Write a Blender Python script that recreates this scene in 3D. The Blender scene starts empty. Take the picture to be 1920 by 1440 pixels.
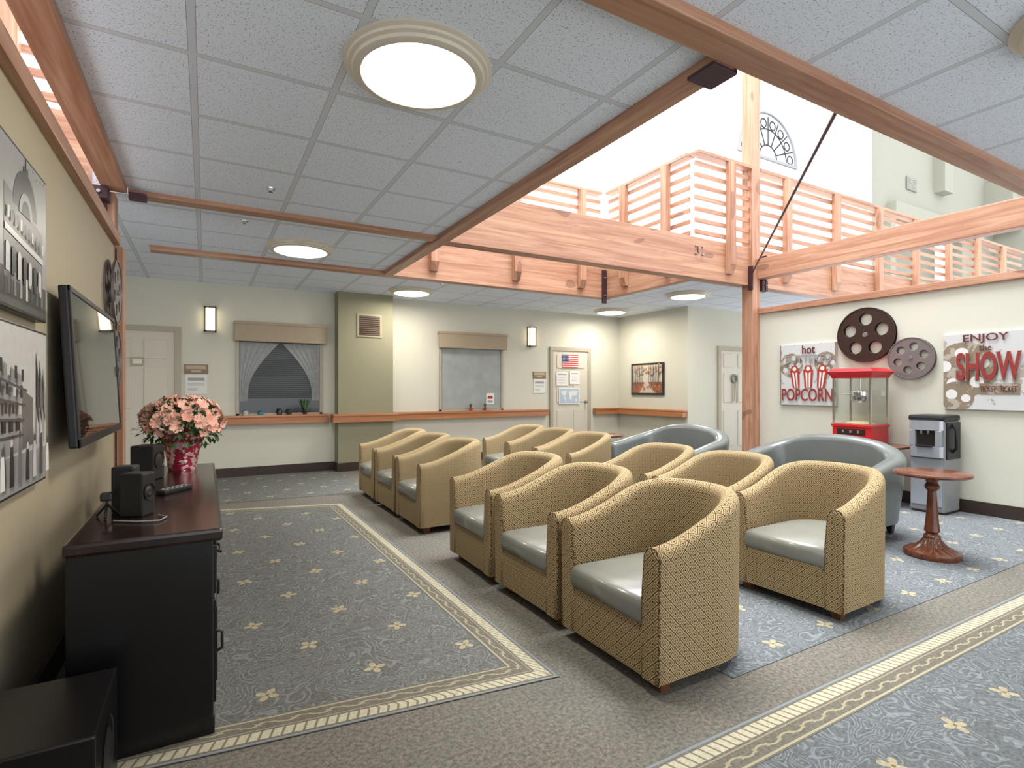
import bpy, bmesh, math, random
from mathutils import Vector, Matrix
random.seed(7)
S=bpy.context.scene
COL=S.collection
try:
    S.view_settings.view_transform='Standard'
    S.view_settings.look='None'
except Exception: pass
PI=math.pi
# ---------------------------------------------------------------- materials
class V:
    def __init__(s,nt,k): s.nt=nt; s.k=k
    def m(s,op,b=None,c=None):
        n=s.nt.nodes.new('ShaderNodeMath'); n.operation=op
        for i,x in enumerate((s,b,c)):
            if x is None: continue
            if isinstance(x,V): s.nt.links.new(x.k,n.inputs[i])
            else: n.inputs[i].default_value=x
        return V(s.nt,n.outputs[0])
    def __add__(s,b): return s.m('ADD',b)
    def __sub__(s,b): return s.m('SUBTRACT',b)
    def __mul__(s,b): return s.m('MULTIPLY',b)
    def __truediv__(s,b): return s.m('DIVIDE',b)
    def fract(s): return s.m('FRACT')
    def floor(s): return s.m('FLOOR')
    def abs(s): return s.m('ABSOLUTE')
    def lt(s,b): return s.m('LESS_THAN',b)
    def gt(s,b): return s.m('GREATER_THAN',b)
def newmat(name):
    m=bpy.data.materials.new(name); m.use_nodes=True
    nt=m.node_tree; b=nt.nodes['Principled BSDF']
    return m,nt,b
def setp(b,rough=.5,metal=0,spec=.5):
    b.inputs['Roughness'].default_value=rough; b.inputs['Metallic'].default_value=metal
    b.inputs['Specular IOR Level'].default_value=spec
def mix(nt,f,a,b):
    n=nt.nodes.new('ShaderNodeMix'); n.data_type='RGBA'
    for i,x in ((0,f),(6,a),(7,b)):
        if isinstance(x,V): nt.links.new(x.k,n.inputs[i])
        elif hasattr(x,'is_linked'): nt.links.new(x,n.inputs[i])
        elif isinstance(x,(int,float)): n.inputs[i].default_value=x
        else: n.inputs[i].default_value=(*x,1)
    return n.outputs[2]
def coords(nt,which='Object'):
    t=nt.nodes.new('ShaderNodeTexCoord'); return t.outputs[which]
def sep(nt,sock):
    n=nt.nodes.new('ShaderNodeSeparateXYZ'); nt.links.new(sock,n.inputs[0])
    return [V(nt,n.outputs[i]) for i in range(3)]
def noise(nt,sock,scale,detail=2,rough=.5,dist=0,vec=None):
    n=nt.nodes.new('ShaderNodeTexNoise'); n.inputs['Scale'].default_value=scale
    n.inputs['Detail'].default_value=detail; n.inputs['Roughness'].default_value=rough
    n.inputs['Distortion'].default_value=dist
    if vec:
        mp=nt.nodes.new('ShaderNodeMapping'); mp.inputs['Scale'].default_value=vec
        nt.links.new(sock,mp.inputs[0]); sock=mp.outputs[0]
    nt.links.new(sock,n.inputs['Vector']); return V(nt,n.outputs['Fac'])
def bump(nt,b,h,strength=.3,dist=.01):
    n=nt.nodes.new('ShaderNodeBump'); n.inputs['Strength'].default_value=strength; n.inputs['Distance'].default_value=dist
    nt.links.new(h.k,n.inputs['Height']); nt.links.new(n.outputs[0],b.inputs['Normal'])
def plain(name,c,rough=.5,metal=0,spec=.5,var=.06,scale=8):
    m,nt,b=newmat(name); setp(b,rough,metal,spec)
    n=noise(nt,coords(nt),scale,3)
    lo=[x*(1-var) for x in c]; hi=[min(1,x*(1+var)) for x in c]
    nt.links.new(mix(nt,n,lo,hi),b.inputs['Base Color']); return m
def emit(name,c,s):
    m,nt,b=newmat(name); b.inputs['Base Color'].default_value=(*c,1)
    b.inputs['Emission Color'].default_value=(*c,1); b.inputs['Emission Strength'].default_value=s; return m
def wood(name,c1,c2,axis,rough=.45,sc=1.0):
    m,nt,b=newmat(name); setp(b,rough)
    v=[14*sc,14*sc,14*sc]; v[axis]=.7*sc
    g=noise(nt,coords(nt),1,5,.6,1.2,vec=v)
    v2=[60*sc]*3; v2[axis]=2*sc
    g2=noise(nt,coords(nt),1,2,.5,0,vec=v2)
    f=((g-.35)*2.4+(g2-.5)*.8)
    c=mix(nt,f.m('MINIMUM',1).m('MAXIMUM',0),c1,c2)
    k=noise(nt,coords(nt),1,0,.5,0,vec=[3.5 if i!=axis else 1.6 for i in range(3)])
    c=mix(nt,k.gt(.76)*.5,c,[x*.35 for x in c1])
    nt.links.new(c,b.inputs['Base Color']); return m
WC1=(.32,.142,.082); WC2=(.55,.325,.210)
WX=wood('fir_x',WC1,WC2,0); WY=wood('fir_y',WC1,WC2,1); WZ=wood('fir_z',WC1,WC2,2)
RAILW=wood('handrail_wood',(.32,.12,.045),(.46,.20,.08),0,.3)
CHERRY=wood('cherry',(.085,.026,.013),(.19,.062,.030),2,.2,2)
LEGW=plain('leg_wood',(.12,.045,.02),.35)
WALL=plain('wall_paint',(.56,.555,.475),.75,0,.2,.03,3)
WALLD=plain('wall_paint_olive',(.25,.24,.165),.75,0,.2,.03,3)
WALLT=plain('wall_paint_dim_tan',(.40,.345,.24),.6,0,.3,.05,3)  # wall paint with the left partition's poor light in its colour; also tan details
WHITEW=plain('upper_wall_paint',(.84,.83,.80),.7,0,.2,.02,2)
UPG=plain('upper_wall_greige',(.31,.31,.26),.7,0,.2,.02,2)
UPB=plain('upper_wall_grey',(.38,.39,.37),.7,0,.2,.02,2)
BASEB=plain('baseboard_dark',(.035,.022,.016),.4)
DOORM=plain('door_paint',(.54,.51,.43),.45,0,.4,.02)
DOORF=plain('door_frame_paint',(.36,.33,.26),.5,0,.4,.02)
VALM=plain('valance_cloth',(.36,.30,.22),.85,0,.1,.1,30)
STEEL=plain('steel_bracket',(.055,.022,.030),.45,.3)
BOLT=plain('bolt_metal',(.35,.33,.35),.35,.9)
BLK=plain('black_lacquer',(.005,.0045,.005),.28,0,.4,.2)
BLKP=plain('black_plastic',(.012,.012,.013),.42,0,.4,.2)
SCREEN=plain('tv_glass',(.010,.010,.011),.03,0,1.0,.1)
GREYP=plain('silver_plastic',(.42,.45,.50),.25,.5)
GREYB=plain('grey_plastic',(.24,.245,.25),.45)
CHROME=plain('chrome',(.7,.7,.72),.15,1)
RED=plain('red_enamel',(.50,.015,.02),.28,0,.5)
REDD=plain('red_print',(.36,.025,.018),.6)
WHITE=plain('paper_white',(.64,.64,.62),.6)
CREAMR=plain('fixture_ring',(.62,.57,.47),.4)
LAMP=emit('lamp_lens',(1,.97,.90),5)
SCON=emit('sconce_glass',(1,.86,.62),4)
FRAMEB=plain('frame_black',(.02,.015,.012),.35)
REELB=plain('reel_bronze',(.045,.024,.02),.4,.5)
REELG=plain('reel_pewter',(.20,.175,.175),.4,.5)
def leather(name,c,r=.32):
    m,nt,b=newmat(name); setp(b,r,0,.6)
    n=noise(nt,coords(nt),260,2); n2=noise(nt,coords(nt),5,2)
    nt.links.new(mix(nt,n2,[x*.88 for x in c],[x*1.1 for x in c]),b.inputs['Base Color'])
    bump(nt,b,n,.10,.002); return m
SEATL=leather('seat_leather',(.195,.197,.172),.24)
SOFAL=leather('sofa_leather',(.115,.128,.124),.27)
def fabric():
    m,nt,b=newmat('lattice_fabric'); setp(b,.85,0,.1)
    x,y,z=sep(nt,coords(nt,'UV')); s=.056
    p=((x+y)/s); q=((x-y)/s)
    fp=(p.fract()-.5).abs(); fq=(q.fract()-.5).abs()
    mx=fp.m('MAXIMUM',fq)
    n=noise(nt,coords(nt,'UV'),500,1)
    c=mix(nt,n,(.150,.098,.045),(.235,.160,.078))
    c=mix(nt,mx.gt(.34),c,(.46,.36,.205)); c=mix(nt,mx.gt(.445),c,(.075,.042,.018))
    rr=((fp*fp)+(fq*fq)).m('SQRT')
    c=mix(nt,rr.lt(.23),c,(.42,.35,.22)); c=mix(nt,rr.lt(.13),c,(.075,.052,.03))
    nt.links.new(c,b.inputs['Base Color']); bump(nt,b,n,.2,.002); return m
FAB=fabric()
def pipem():
    m,nt,b=newmat('piping_cord'); setp(b,.7,0,.1)
    n=noise(nt,coords(nt),110,0); nt.links.new(mix(nt,n.gt(.5),(.08,.045,.02),(.30,.22,.12)),b.inputs['Base Color']); return m
PIPE=pipem()
def carpet_plain():
    m,nt,b=newmat('carpet_plain'); setp(b,.95,0,.05)
    o=coords(nt); n=noise(nt,o,60,3,.75); n2=noise(nt,o,2.5,2); n3=noise(nt,o,20,2,.6)
    c=mix(nt,((n-.36)*3.5).m('MAXIMUM',0).m('MINIMUM',1),(.085,.075,.060),(.245,.222,.185))
    c=mix(nt,((n3-.3)*.8).m('MAXIMUM',0),c,(.13,.123,.11))
    c=mix(nt,n2*.35,c,(.15,.16,.165))
    nt.links.new(c,b.inputs['Base Color']); bump(nt,b,n,.6,.004); return m
def carpet_pattern(name,dark,light,amt=.8):
    m,nt,b=newmat(name); setp(b,.95,0,.05)
    o=coords(nt); x,y,z=sep(nt,o)
    n=noise(nt,o,5.6,0,.5,1.5)
    l=((n*11).fract()-.5).abs().lt(.15)
    n3=noise(nt,o,80,2,.7)
    nb=noise(nt,o,12,1)
    f3=((n3-.28)*2.3).m('MAXIMUM',0).m('MINIMUM',1)
    d=mix(nt,f3,[v*.68 for v in dark],[v*1.3 for v in dark])
    li=mix(nt,f3,[v*.75 for v in light],[v*1.25 for v in light])
    c=mix(nt,l*nb.gt(.35)*amt,d,li)
    cy=y/.37; off=(cy.floor()*.5).fract()
    fx=((x/.44+off).fract()-.5)*.44; fy=(cy.fract()-.5)*.37
    r=(fx*fx+fy*fy).m('SQRT'); th=fy.m('ARCTAN2',fx)
    jit=(x/.44+off).floor()*1.7+cy.floor()*2.3
    pet=((th*2+jit).m('COSINE')).abs()
    R=(pet*.040+.009)
    c=mix(nt,(r-.004).lt(R),c,[v*.85 for v in dark])
    fl=mix(nt,f3,(.25,.22,.145),(.42,.375,.26))
    c=mix(nt,r.lt(R),c,fl)
    c=mix(nt,r.lt(.008),c,(.19,.13,.07))
    nt.links.new(c,b.inputs['Base Color']); bump(nt,b,n3,.5,.004); return m
def carpet_rope():
    m,nt,b=newmat('carpet_rope_border'); setp(b,.95,0,.05)
    o=coords(nt,'UV'); u,v,_=sep(nt,o)
    n=noise(nt,coords(nt),90,2,.7)
    base=mix(nt,(n-.25)*2,(.10,.092,.072),(.19,.175,.145))
    inr=((v-.30).abs())
    st=((u/.038)+((v-.30)*1.6)).fract()
    ropeC=mix(nt,(n-.25)*2,(.34,.32,.235),(.50,.47,.36))
    ropec=mix(nt,(st-.5).abs().lt(.38),(.19,.16,.11),ropeC)
    c=mix(nt,inr.lt(.15),base,ropec)
    w=((u*46).m('SINE'))*.055+.72
    c=mix(nt,(v-w).abs().lt(.022),c,(.32,.29,.20))
    c=mix(nt,((u*46).m('COSINE')).abs().gt(.96)*(v-.72).abs().lt(.05),c,(.30,.27,.18))
    c=mix(nt,((v-.52).abs()).lt(.016),c,(.27,.25,.18))
    c=mix(nt,((v-.93).abs()).lt(.026),c,(.33,.31,.22))
    c=mix(nt,((v-.06).abs()).lt(.03),c,(.20,.23,.25))
    nt.links.new(c,b.inputs['Base Color']); bump(nt,b,n,.4,.004); return m
CP=carpet_plain(); CA=carpet_pattern('carpet_scroll',(.125,.124,.112),(.18,.198,.205),.85); CB=carpet_pattern('carpet_scroll_lit',(.122,.132,.138),(.195,.218,.235),.85); CR=carpet_rope()  # CB is the same scroll carpet with bluish lighting put into its colour
def ceilmat():
    m,nt,b=newmat('ceiling_tile'); setp(b,.9,0,.1)
    o=coords(nt); x,y,z=sep(nt,o)
    gx=(((x+.05)/.61).fract()-.5).abs(); gy=(((y-.34)/.61).fract()-.5).abs()
    g=gx.m('MAXIMUM',gy)
    n=noise(nt,o,120,2,.6); n2=noise(nt,o,50,1)
    c=mix(nt,n2,(.76,.83,.95),(.83,.90,1.0))
    c=mix(nt,n.gt(.625),c,(.38,.41,.48))
    c=mix(nt,g.gt(.472),c,(.64,.68,.74))
    c=mix(nt,(g-.4735).abs().lt(.0022),c,(.33,.34,.38))
    nt.links.new(c,b.inputs['Base Color']); bump(nt,b,n,.2,.004); return m
CEIL=ceilmat()
def glassm():
    m,nt,b=newmat('clear_glass'); 
    nt.nodes.remove(b); out=nt.nodes['Material Output']
    t=nt.nodes.new('ShaderNodeBsdfTransparent'); g=nt.nodes.new('ShaderNodeBsdfGlossy'); g.inputs['Roughness'].default_value=.05
    t.inputs[0].default_value=(.985,.995,.985,1)
    mx=nt.nodes.new('ShaderNodeMixShader'); mx.inputs[0].default_value=.09
    nt.links.new(t.outputs[0],mx.inputs[1]); nt.links.new(g.outputs[0],mx.inputs[2]); nt.links.new(mx.outputs[0],out.inputs[0]); return m
GLASS=glassm()
# ---------------------------------------------------------------- mesh helpers
def box_uv(me):
    uv=me.uv_layers.new(name='UVMap') if not me.uv_layers else me.uv_layers[0]
    for p in me.polygons:
        n=p.normal; a=max(range(3),key=lambda i:abs(n[i]))
        for li in p.loop_indices:
            c=me.vertices[me.loops[li].vertex_index].co
            uv.data[li].uv=((c[1],c[2]) if a==0 else (c[0],c[2]) if a==1 else (c[0],c[1]))
def obj(name,me,mats,parent=None,loc=(0,0,0),rot=(0,0,0),smooth=False,**kw):
    o=bpy.data.objects.new(name,me); COL.objects.link(o)
    for m in (mats if isinstance(mats,(list,tuple)) else [mats]): me.materials.append(m)
    o.location=loc; o.rotation_euler=rot
    if parent: o.parent=parent
    if smooth:
        for p in me.polygons: p.use_smooth=True
    for k,v in kw.items(): o[k]=v
    return o
def bm_box(bm,lo,hi,bev=0,mi=0):
    r=bmesh.ops.create_cube(bm,size=1)
    vs=r['verts']
    c=[(lo[i]+hi[i])/2 for i in range(3)]; s=[abs(hi[i]-lo[i]) for i in range(3)]
    for v in vs: v.co=Vector([v.co[i]*s[i]+c[i] for i in range(3)])
    fs=set(f for v in vs for f in v.link_faces)
    for f in fs: f.material_index=mi
    if bev>0:
        es=list(set(e for v in vs for e in v.link_edges))
        bmesh.ops.bevel(bm,geom=es,offset=bev,segments=2,affect='EDGES',profile=.6)
def done(bm,name):
    me=bpy.data.meshes.new(name); bmesh.ops.recalc_face_normals(bm,faces=bm.faces); bm.to_mesh(me); bm.free(); return me
def box(name,lo,hi,mat,bev=0,parent=None,**kw):
    bm=bmesh.new(); bm_box(bm,lo,hi,bev); me=done(bm,name); box_uv(me); return obj(name,me,mat,parent,**kw)
def boxes(name,L,mat,parent=None,**kw):
    bm=bmesh.new()
    for b in L: bm_box(bm,b[0],b[1],b[2] if len(b)>2 else 0,b[3] if len(b)>3 else 0)
    me=done(bm,name); box_uv(me); return obj(name,me,mat,parent,**kw)
def lathe(name,prof,mat,parent=None,seg=40,mod=None,loc=(0,0,0),**kw):
    bm=bmesh.new(); rings=[]
    for (r,z) in prof:
        if r<=1e-6: rings.append([bm.verts.new((0,0,z))])
        else:
            ring=[]
            for i in range(seg):
                t=2*PI*i/seg; rr=r*(mod(t,z) if mod else 1)
                ring.append(bm.verts.new((rr*math.cos(t),rr*math.sin(t),z)))
            rings.append(ring)
    for a,b in zip(rings,rings[1:]):
        for i in range(seg):
            j=(i+1)%seg
            if len(a)==1 and len(b)==1: continue
            if len(a)==1: bm.faces.new((a[0],b[i],b[j]))
            elif len(b)==1: bm.faces.new((a[i],a[j],b[0]))
            else: bm.faces.new((a[i],a[j],b[j],b[i]))
    me=done(bm,name); o=obj(name,me,mat,parent,loc=loc,smooth=True,**kw)
    try: me.set_sharp_from_angle(angle=math.radians(40))
    except Exception: pass
    return o
def empty(name,label,cat,loc=(0,0,0),rz=0,**kw):
    o=bpy.data.objects.new(name,None); COL.objects.link(o); o.location=loc; o.rotation_euler=(0,0,rz); o.empty_display_size=.1
    o['label']=label; o['category']=cat
    for k,v in kw.items(): o[k]=v
    return o
def to_mesh(cu):
    t=bpy.data.objects.new('tmp',cu); COL.objects.link(t)
    dg=bpy.context.evaluated_depsgraph_get(); dg.update()
    me=bpy.data.meshes.new_from_object(t.evaluated_get(dg)); bpy.data.objects.remove(t); return me
def tubes(name,paths,r,mat,parent=None,res=2,**kw):
    cu=bpy.data.curves.new(name,'CURVE'); cu.dimensions='3D'; cu.bevel_depth=r; cu.bevel_resolution=res; cu.use_fill_caps=True
    for pts,cyc in paths:
        sp=cu.splines.new('POLY'); sp.points.add(len(pts)-1)
        for i,p in enumerate(pts): sp.points[i].co=(*p,1)
        sp.use_cyclic_u=cyc
    me=to_mesh(cu); me.materials.clear(); return obj(name,me,mat,parent,smooth=True,**kw)
def flat(name,splines,thick,mat,parent=None,bevel=0,**kw):
    cu=bpy.data.curves.new(name,'CURVE'); cu.dimensions='2D'; cu.fill_mode='BOTH'; cu.extrude=thick/2; cu.bevel_depth=bevel
    for pts in splines:
        sp=cu.splines.new('POLY'); sp.points.add(len(pts)-1)
        for i,p in enumerate(pts): sp.points[i].co=(p[0],p[1],0,1)
        sp.use_cyclic_u=True
    me=to_mesh(cu); me.materials.clear(); return obj(name,me,mat,parent,**kw)
def circ(x,y,r,n=32,a0=0,a1=2*PI):
    return [(x+r*math.cos(a0+(a1-a0)*i/n),y+r*math.sin(a0+(a1-a0)*i/n)) for i in range(n)]
def text(name,body,x,y,w,h,z,mat,parent,thick=.003,offset=0.0,**kw):
    cu=bpy.data.curves.new(name,'FONT'); cu.body=body; cu.size=1; cu.extrude=.01; cu.offset=offset
    me=to_mesh(cu); me.materials.clear()
    xs=[v.co.x for v in me.vertices]; ys=[v.co.y for v in me.vertices]
    x0,x1,y0,y1=min(xs),max(xs),min(ys),max(ys)
    for v in me.vertices:
        v.co=Vector(((v.co.x-x0)/(x1-x0)*w+x-w/2,(v.co.y-y0)/(y1-y0)*h+y-h/2,z+(thick if v.co.z>0 else 0)))
    return obj(name,me,mat,parent,**kw)
def art(name,label,cat,W,H,T,loc,rot,bg,polys=(),parent=None,**kw):
    """flat printed panel, local X right, Y up, Z out of the wall"""
    bm=bmesh.new(); bm_box(bm,(-W/2,-H/2,.0004),(W/2,H/2,T),min(.004,T/4))
    mats=[bg]; zz=T+.0008
    for P in polys:
        m=P[-1]
        if m not in mats: mats.append(m)
        mi=mats.index(m)
        if P[0]=='r': pts=[(P[1],P[2]),(P[3],P[2]),(P[3],P[4]),(P[1],P[4])]
        elif P[0]=='c': pts=circ(P[1],P[2],P[3],24)
        else: pts=P[1]
        pts=[(max(-W/2,min(W/2,p[0])),max(-H/2,min(H/2,p[1]))) for p in pts]
        f=bm.faces.new([bm.verts.new((p[0],p[1],zz)) for p in pts]); f.material_index=mi
        f.normal_update()
        if f.normal.z<0: f.normal_flip()
        zz+=.00035
    me=bpy.data.meshes.new(name); bm.to_mesh(me); bm.free(); 
    o=obj(name,me,mats,parent,loc=loc,rot=rot,**kw)
    if label: o['label']=label; o['category']=cat
    return o
def copy_thing(root,loc,rz=None,**kw):
    n=root.copy(); COL.objects.link(n); n.location=loc
    if rz is not None: n.rotation_euler=(0,0,rz)
    for k,v in kw.items(): n[k]=v
    def rec(src,dst):
        for c in list(src.children):
            cc=c.copy(); COL.objects.link(cc); cc.parent=dst; rec(c,cc)
    rec(root,n); return n
ST=dict(kind='structure')
# ---------------------------------------------------------------- camera
cam=bpy.data.cameras.new('camera'); co=bpy.data.objects.new('camera',cam); COL.objects.link(co)
cam.lens=18.94; cam.sensor_width=36; cam.shift_y=.0052; cam.clip_end=200; cam.clip_start=.02
co.location=(0,0,1.25); co.rotation_euler=(PI/2,0,-math.radians(29.65)); S.camera=co
CZ=2.74; BB=2.69
# ---------------------------------------------------------------- floor
def build_floor():
    bm=bmesh.new(); uvl=bm.loops.layers.uv.new('UVMap')
    bm_box(bm,(-3,-2.5,-.1),(10.5,8.8,0))
    def quad(pts,z,mi,uvs=None):
        f=bm.faces.new([bm.verts.new((p[0],p[1],z)) for p in pts]); f.material_index=mi
        f.normal_update()
        if uvs:
            for l,u in zip(f.loops,uvs): l[uvl].uv=u
        if f.normal.z<0: f.normal_flip()
    def strip(a,b,c,d,z=.004):
        L=(Vector(b)-Vector(a)).length
        quad([a,b,c,d],z,3,[(0,0),(L,0),(L,1),(0,1)])
    NR=(1.34,1.93); NL=(-.56,2.18); FR=(1.31,6.05); FL=(-.56,6.55)
    w=.165
    NRi=(NR[0]-w,NR[1]+w+.03); NLi=(NL[0],NL[1]+w); FRi=(FR[0]-w,FR[1]-w+.05); FLi=(FL[0],FL[1]-w)
    quad([NLi,NRi,FRi,FLi],.003,1)
    strip(NR,NL,NLi,NRi); strip(FR,NR,NRi,FRi); strip(FL,FR,FRi,FLi)
    quad([(-2.9,6.95),(1.75,6.55),(1.75,8.6),(-2.9,8.6)],.003,1)
    quad([(1.98,1.55),(6.7,1.55),(6.7,6.6),(1.98,6.6)],.003,2)
    quad([(6.85,5.0),(10,5.0),(10,6.7),(6.85,6.7)],.003,2)
    quad([(.3,-2.4),(6.7,-2.4),(6.7,1.15),(.3,1.15)],.003,2)
    strip((6.7,1.33),(.3,1.33),(.3,1.15),(6.7,1.15))
    me=bpy.data.meshes.new('floor'); bm.to_mesh(me); bm.free()
    obj('floor',me,[CP,CA,CB,CR],**ST)
build_floor()
# ---------------------------------------------------------------- shell
boxes('ceiling',[((-.5,1.61,CZ),(1.95,8.65,3.1)),((-3,5.03,CZ),(-.5,8.65,3.1)),((-3,-2.5,CZ),(16,1.47,3.1)),
  ((1.95,6.8,CZ),(16,8.65,3.1)),((5.62,5.03,CZ),(16,6.8,3.1))],CEIL,**ST)
box('wall_back',(-3,8.65,0),(7.6,8.8,CZ),WALL,**ST)
box('wall_back_column',(1.75,8.4,0),(2.6,8.65,CZ),WALLD,**ST)
box('wall_right_far',(7.48,6.8,0),(7.6,8.65,CZ),WALL,**ST)
box('wall_right_return',(7.6,6.8,0),(10.5,6.92,CZ),WALL,**ST)
box('wall_right',(6.73,-2.5,0),(6.87,4.82,2.30),WALL,**ST)
box('wall_left',(-.72,-2.5,0),(-.58,4.85,2.30),WALLT,**ST)
box('wall_left_lightblock',(-3.1,5.0,0),(-3,8.65,CZ),WALL,**ST)  # unseen closing wall, added only to stop light leaking in
box('trim_1',(6.69,-2.5,2.30),(6.90,4.82,2.38),WY,.006,**ST)
box('trim_2',(-.75,-2.5,2.30),(-.54,4.85,2.38),WY,.006,**ST)
box('trim_3',(-.565,4.87,0),(-.53,5.05,2.30),WZ,0,**ST)
box('baseboard_back',(-3,8.63,0),(1.74,8.65,.13),BASEB,**ST)
box('baseboard_back_middle',(2.61,8.63,0),(5.68,8.65,.13),BASEB,**ST)
boxes('baseboard_column',[((1.73,8.38,0),(2.62,8.4,.13)),((1.73,8.4,0),(1.75,8.65,.13))],BASEB,**ST)
box('baseboard_right',(6.71,-2.5,0),(6.73,4.8,.13),BASEB,**ST)
box('baseboard_left',(-.58,-2.5,0),(-.56,4.84,.13),BASEB,**ST)
boxes('baseboard_far',[((7.46,6.78,0),(7.48,8.63,.13)),((7.48,6.78,0),(8.2,6.8,.13))],BASEB,**ST)
# upper level shell
box('floor_upper',(-4,6.8,3.1),(30,8.65,3.2),WHITEW,**ST)
box('floor_upper_side',(5.62,5.03,3.1),(30,6.8,3.2),WHITEW,**ST)
box('wall_upper_back',(-6,8.65,3.2),(15,8.8,12.5),WHITEW,**ST)
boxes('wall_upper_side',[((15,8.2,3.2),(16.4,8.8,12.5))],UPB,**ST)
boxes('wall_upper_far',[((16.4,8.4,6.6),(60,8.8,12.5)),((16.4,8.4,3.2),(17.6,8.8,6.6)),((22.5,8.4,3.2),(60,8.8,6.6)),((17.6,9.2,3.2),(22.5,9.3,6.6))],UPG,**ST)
box('wall_upper_corner',(4.6,8.25,3.2),(6.2,8.65,12.5),WHITEW,**ST)
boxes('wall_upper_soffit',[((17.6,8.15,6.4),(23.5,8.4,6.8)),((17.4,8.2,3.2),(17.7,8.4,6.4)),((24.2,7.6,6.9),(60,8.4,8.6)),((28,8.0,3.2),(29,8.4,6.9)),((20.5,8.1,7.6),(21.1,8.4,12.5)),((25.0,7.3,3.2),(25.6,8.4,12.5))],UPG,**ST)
# beams -----------------------------------------------------------
def beam(label,lo,hi,mat):
    o=box('wood_beam',lo,hi,mat,.006); o['label']=label; o['category']='beam'; return o
A0,A1=4.87,5.03
# where the cross beams pass below the tiles only a slim edge shows
beam('deep glue-laminated fir beam crossing the light well',(1.95,A0,BB),(6.56,A1,3.22),WX)
beam('fir cross beam nearly flush with the ceiling tiles',(-.5,A0+.02,2.705),(1.95,A1-.01,3.1),WX)
beam('deep fir beam under gallery railing beside post',(6.74,A0,BB),(16,A1,3.22),WX)
beam('deep fir beam above low partition with railing on top',(-4,A0,BB),(-.73,A1,3.22),WX)
beam('fir beam along near edge of the light well',(-4,1.47,BB),(16,1.61,3.12),WX)
beam('fir edge beam between ceiling tiles and light well',(1.95,1.61,BB),(2.07,4.87,3.22),WY)
beam('short fir edge beam between ceiling tiles and light well',(1.95,5.03,BB),(2.07,6.67,3.22),WY)
beam('fir fascia beam at the far side of the light well',(-.5,6.67,BB),(5.62,6.8,3.22),WX)
beam('fir fascia beam under the gallery corner',(5.5,5.03,BB),(5.62,6.67,3.22),WY)
beam('fir beam running above the television partition',(-.645,1.61,BB),(-.5,4.85,2.9),WY)
beam('slim fir beam running above the popcorn wall',(6.66,1.61,2.78),(6.80,4.82,3.06),WY)
o=box('wood_post',(6.56,4.82,0),(6.73,4.99,12),WZ,.008); o['label']='tall square fir post at end of popcorn wall'; o['category']='post'
o=box('wood_post',(-.72,4.86,0),(-.575,5.03,2.69),WZ,.006); o['label']='square fir post at end of television partition'; o['category']='post'
def bracket(label,parts,bolts):
    e=empty('steel_bracket',label,'bracket')
    for a,b in parts: box('plate',a,b,STEEL,.003,e)
    for (p,ax) in bolts:
        bm=bmesh.new(); bmesh.ops.create_cone(bm,cap_ends=True,segments=10,radius1=.016,radius2=.012,depth=.03)
        rot={'x':Matrix.Rotation(PI/2,4,'Y'),'y':Matrix.Rotation(PI/2,4,'X')}[ax]
        bmesh.ops.transform(bm,matrix=Matrix.Translation(p)@rot,verts=bm.verts)
        obj('bolt',done(bm,'bolt'),BOLT,e)
bracket('dark painted steel bracket joining beams to post',[((6.74,4.79,2.62),(6.86,4.865,2.775)),((6.53,4.80,2.62),(6.555,4.865,2.95)),((6.80,4.78,2.62),(6.83,4.865,3.12))],[((6.80,4.78,2.70),'y')])
bracket('dark painted steel hanger under gallery corner',[((5.42,6.63,2.60),(5.49,6.669,3.12))],[((5.45,6.62,2.72),'y'),((5.45,6.62,3.0),'y')])
bracket('dark painted steel shoe where two beams cross',[((1.93,1.612,2.672),(2.09,1.76,2.689)),((2.071,1.612,2.675),(2.09,1.76,2.95))],[((2.1,1.70,2.8),'x')])
bracket('dark steel bracket with bolts on post head',[((-.73,4.72,2.60),(-.60,4.855,2.685)),((-.49,4.82,2.65),(-.38,4.885,2.70)),((-.73,4.83,2.45),(-.62,4.855,2.60))],[((-.68,4.82,2.52),'y'),((-.65,4.71,2.64),'y')])
bracket('bolted plate on cross beam',[((5.53,4.862,3.0),(5.545,4.869,3.1))],[((5.50,4.86,3.10),'y'),((5.62,4.86,3.10),'y'),((5.50,4.86,3.0),'y'),((5.62,4.86,3.0),'y')])
o=tubes('tension_rod',[([(2.95,1.62,2.80),(6.52,4.79,2.85)],False)],.011,STEEL,label='thin dark steel tension rod bracing two beams',category='rod')
# railings --------------------------------------------------------
def railing(label,p0,p1,ax,posts,face,slatmat,postmat,zt=4.34):
    e=empty('gallery_railing',label,'railing')
    def B(a0,a1,b0,b1,z0,z1):
        return ((a0,b0,z0),(a1,b1,z1)) if ax==0 else ((b0,a0,z0),(b1,a1,z1))
    lo,hi=B(p0,p1,face-.045,face+.105,zt-.045,zt); box('top_rail',lo,hi,slatmat,.006,e)
    for k in range(7):
        z=3.27+k*.148
        lo,hi=B(p0,p1,face+.005,face+.035,z,z+.055); box('slat',lo,hi,slatmat,.003,e)
    for a in posts:
        bm=bmesh.new()
        w=.055; y0=face-.085; y1=face
        prof=[(y1,2.80),(y0+.045,2.80),(y0,2.92),(y0,zt-.05),(y1,zt-.05)]
        A=[];Bv=[]
        for (b,z) in prof:
            A.append(bm.verts.new((a-w,b,z) if ax==0 else (b,a-w,z))); Bv.append(bm.verts.new((a+w,b,z) if ax==0 else (b,a+w,z)))
        bm.faces.new(A); bm.faces.new(Bv[::-1])
        for i in range(5):
            j=(i+1)%5; bm.faces.new((A[i],A[j],Bv[j],Bv[i]))
        obj('baluster_post',done(bm,'baluster_post'),postmat,e)
    return e
railing('slatted fir gallery railing between gallery corner and tall post',5.50,6.555,0,[6.12],4.865,WX,WZ)
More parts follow.
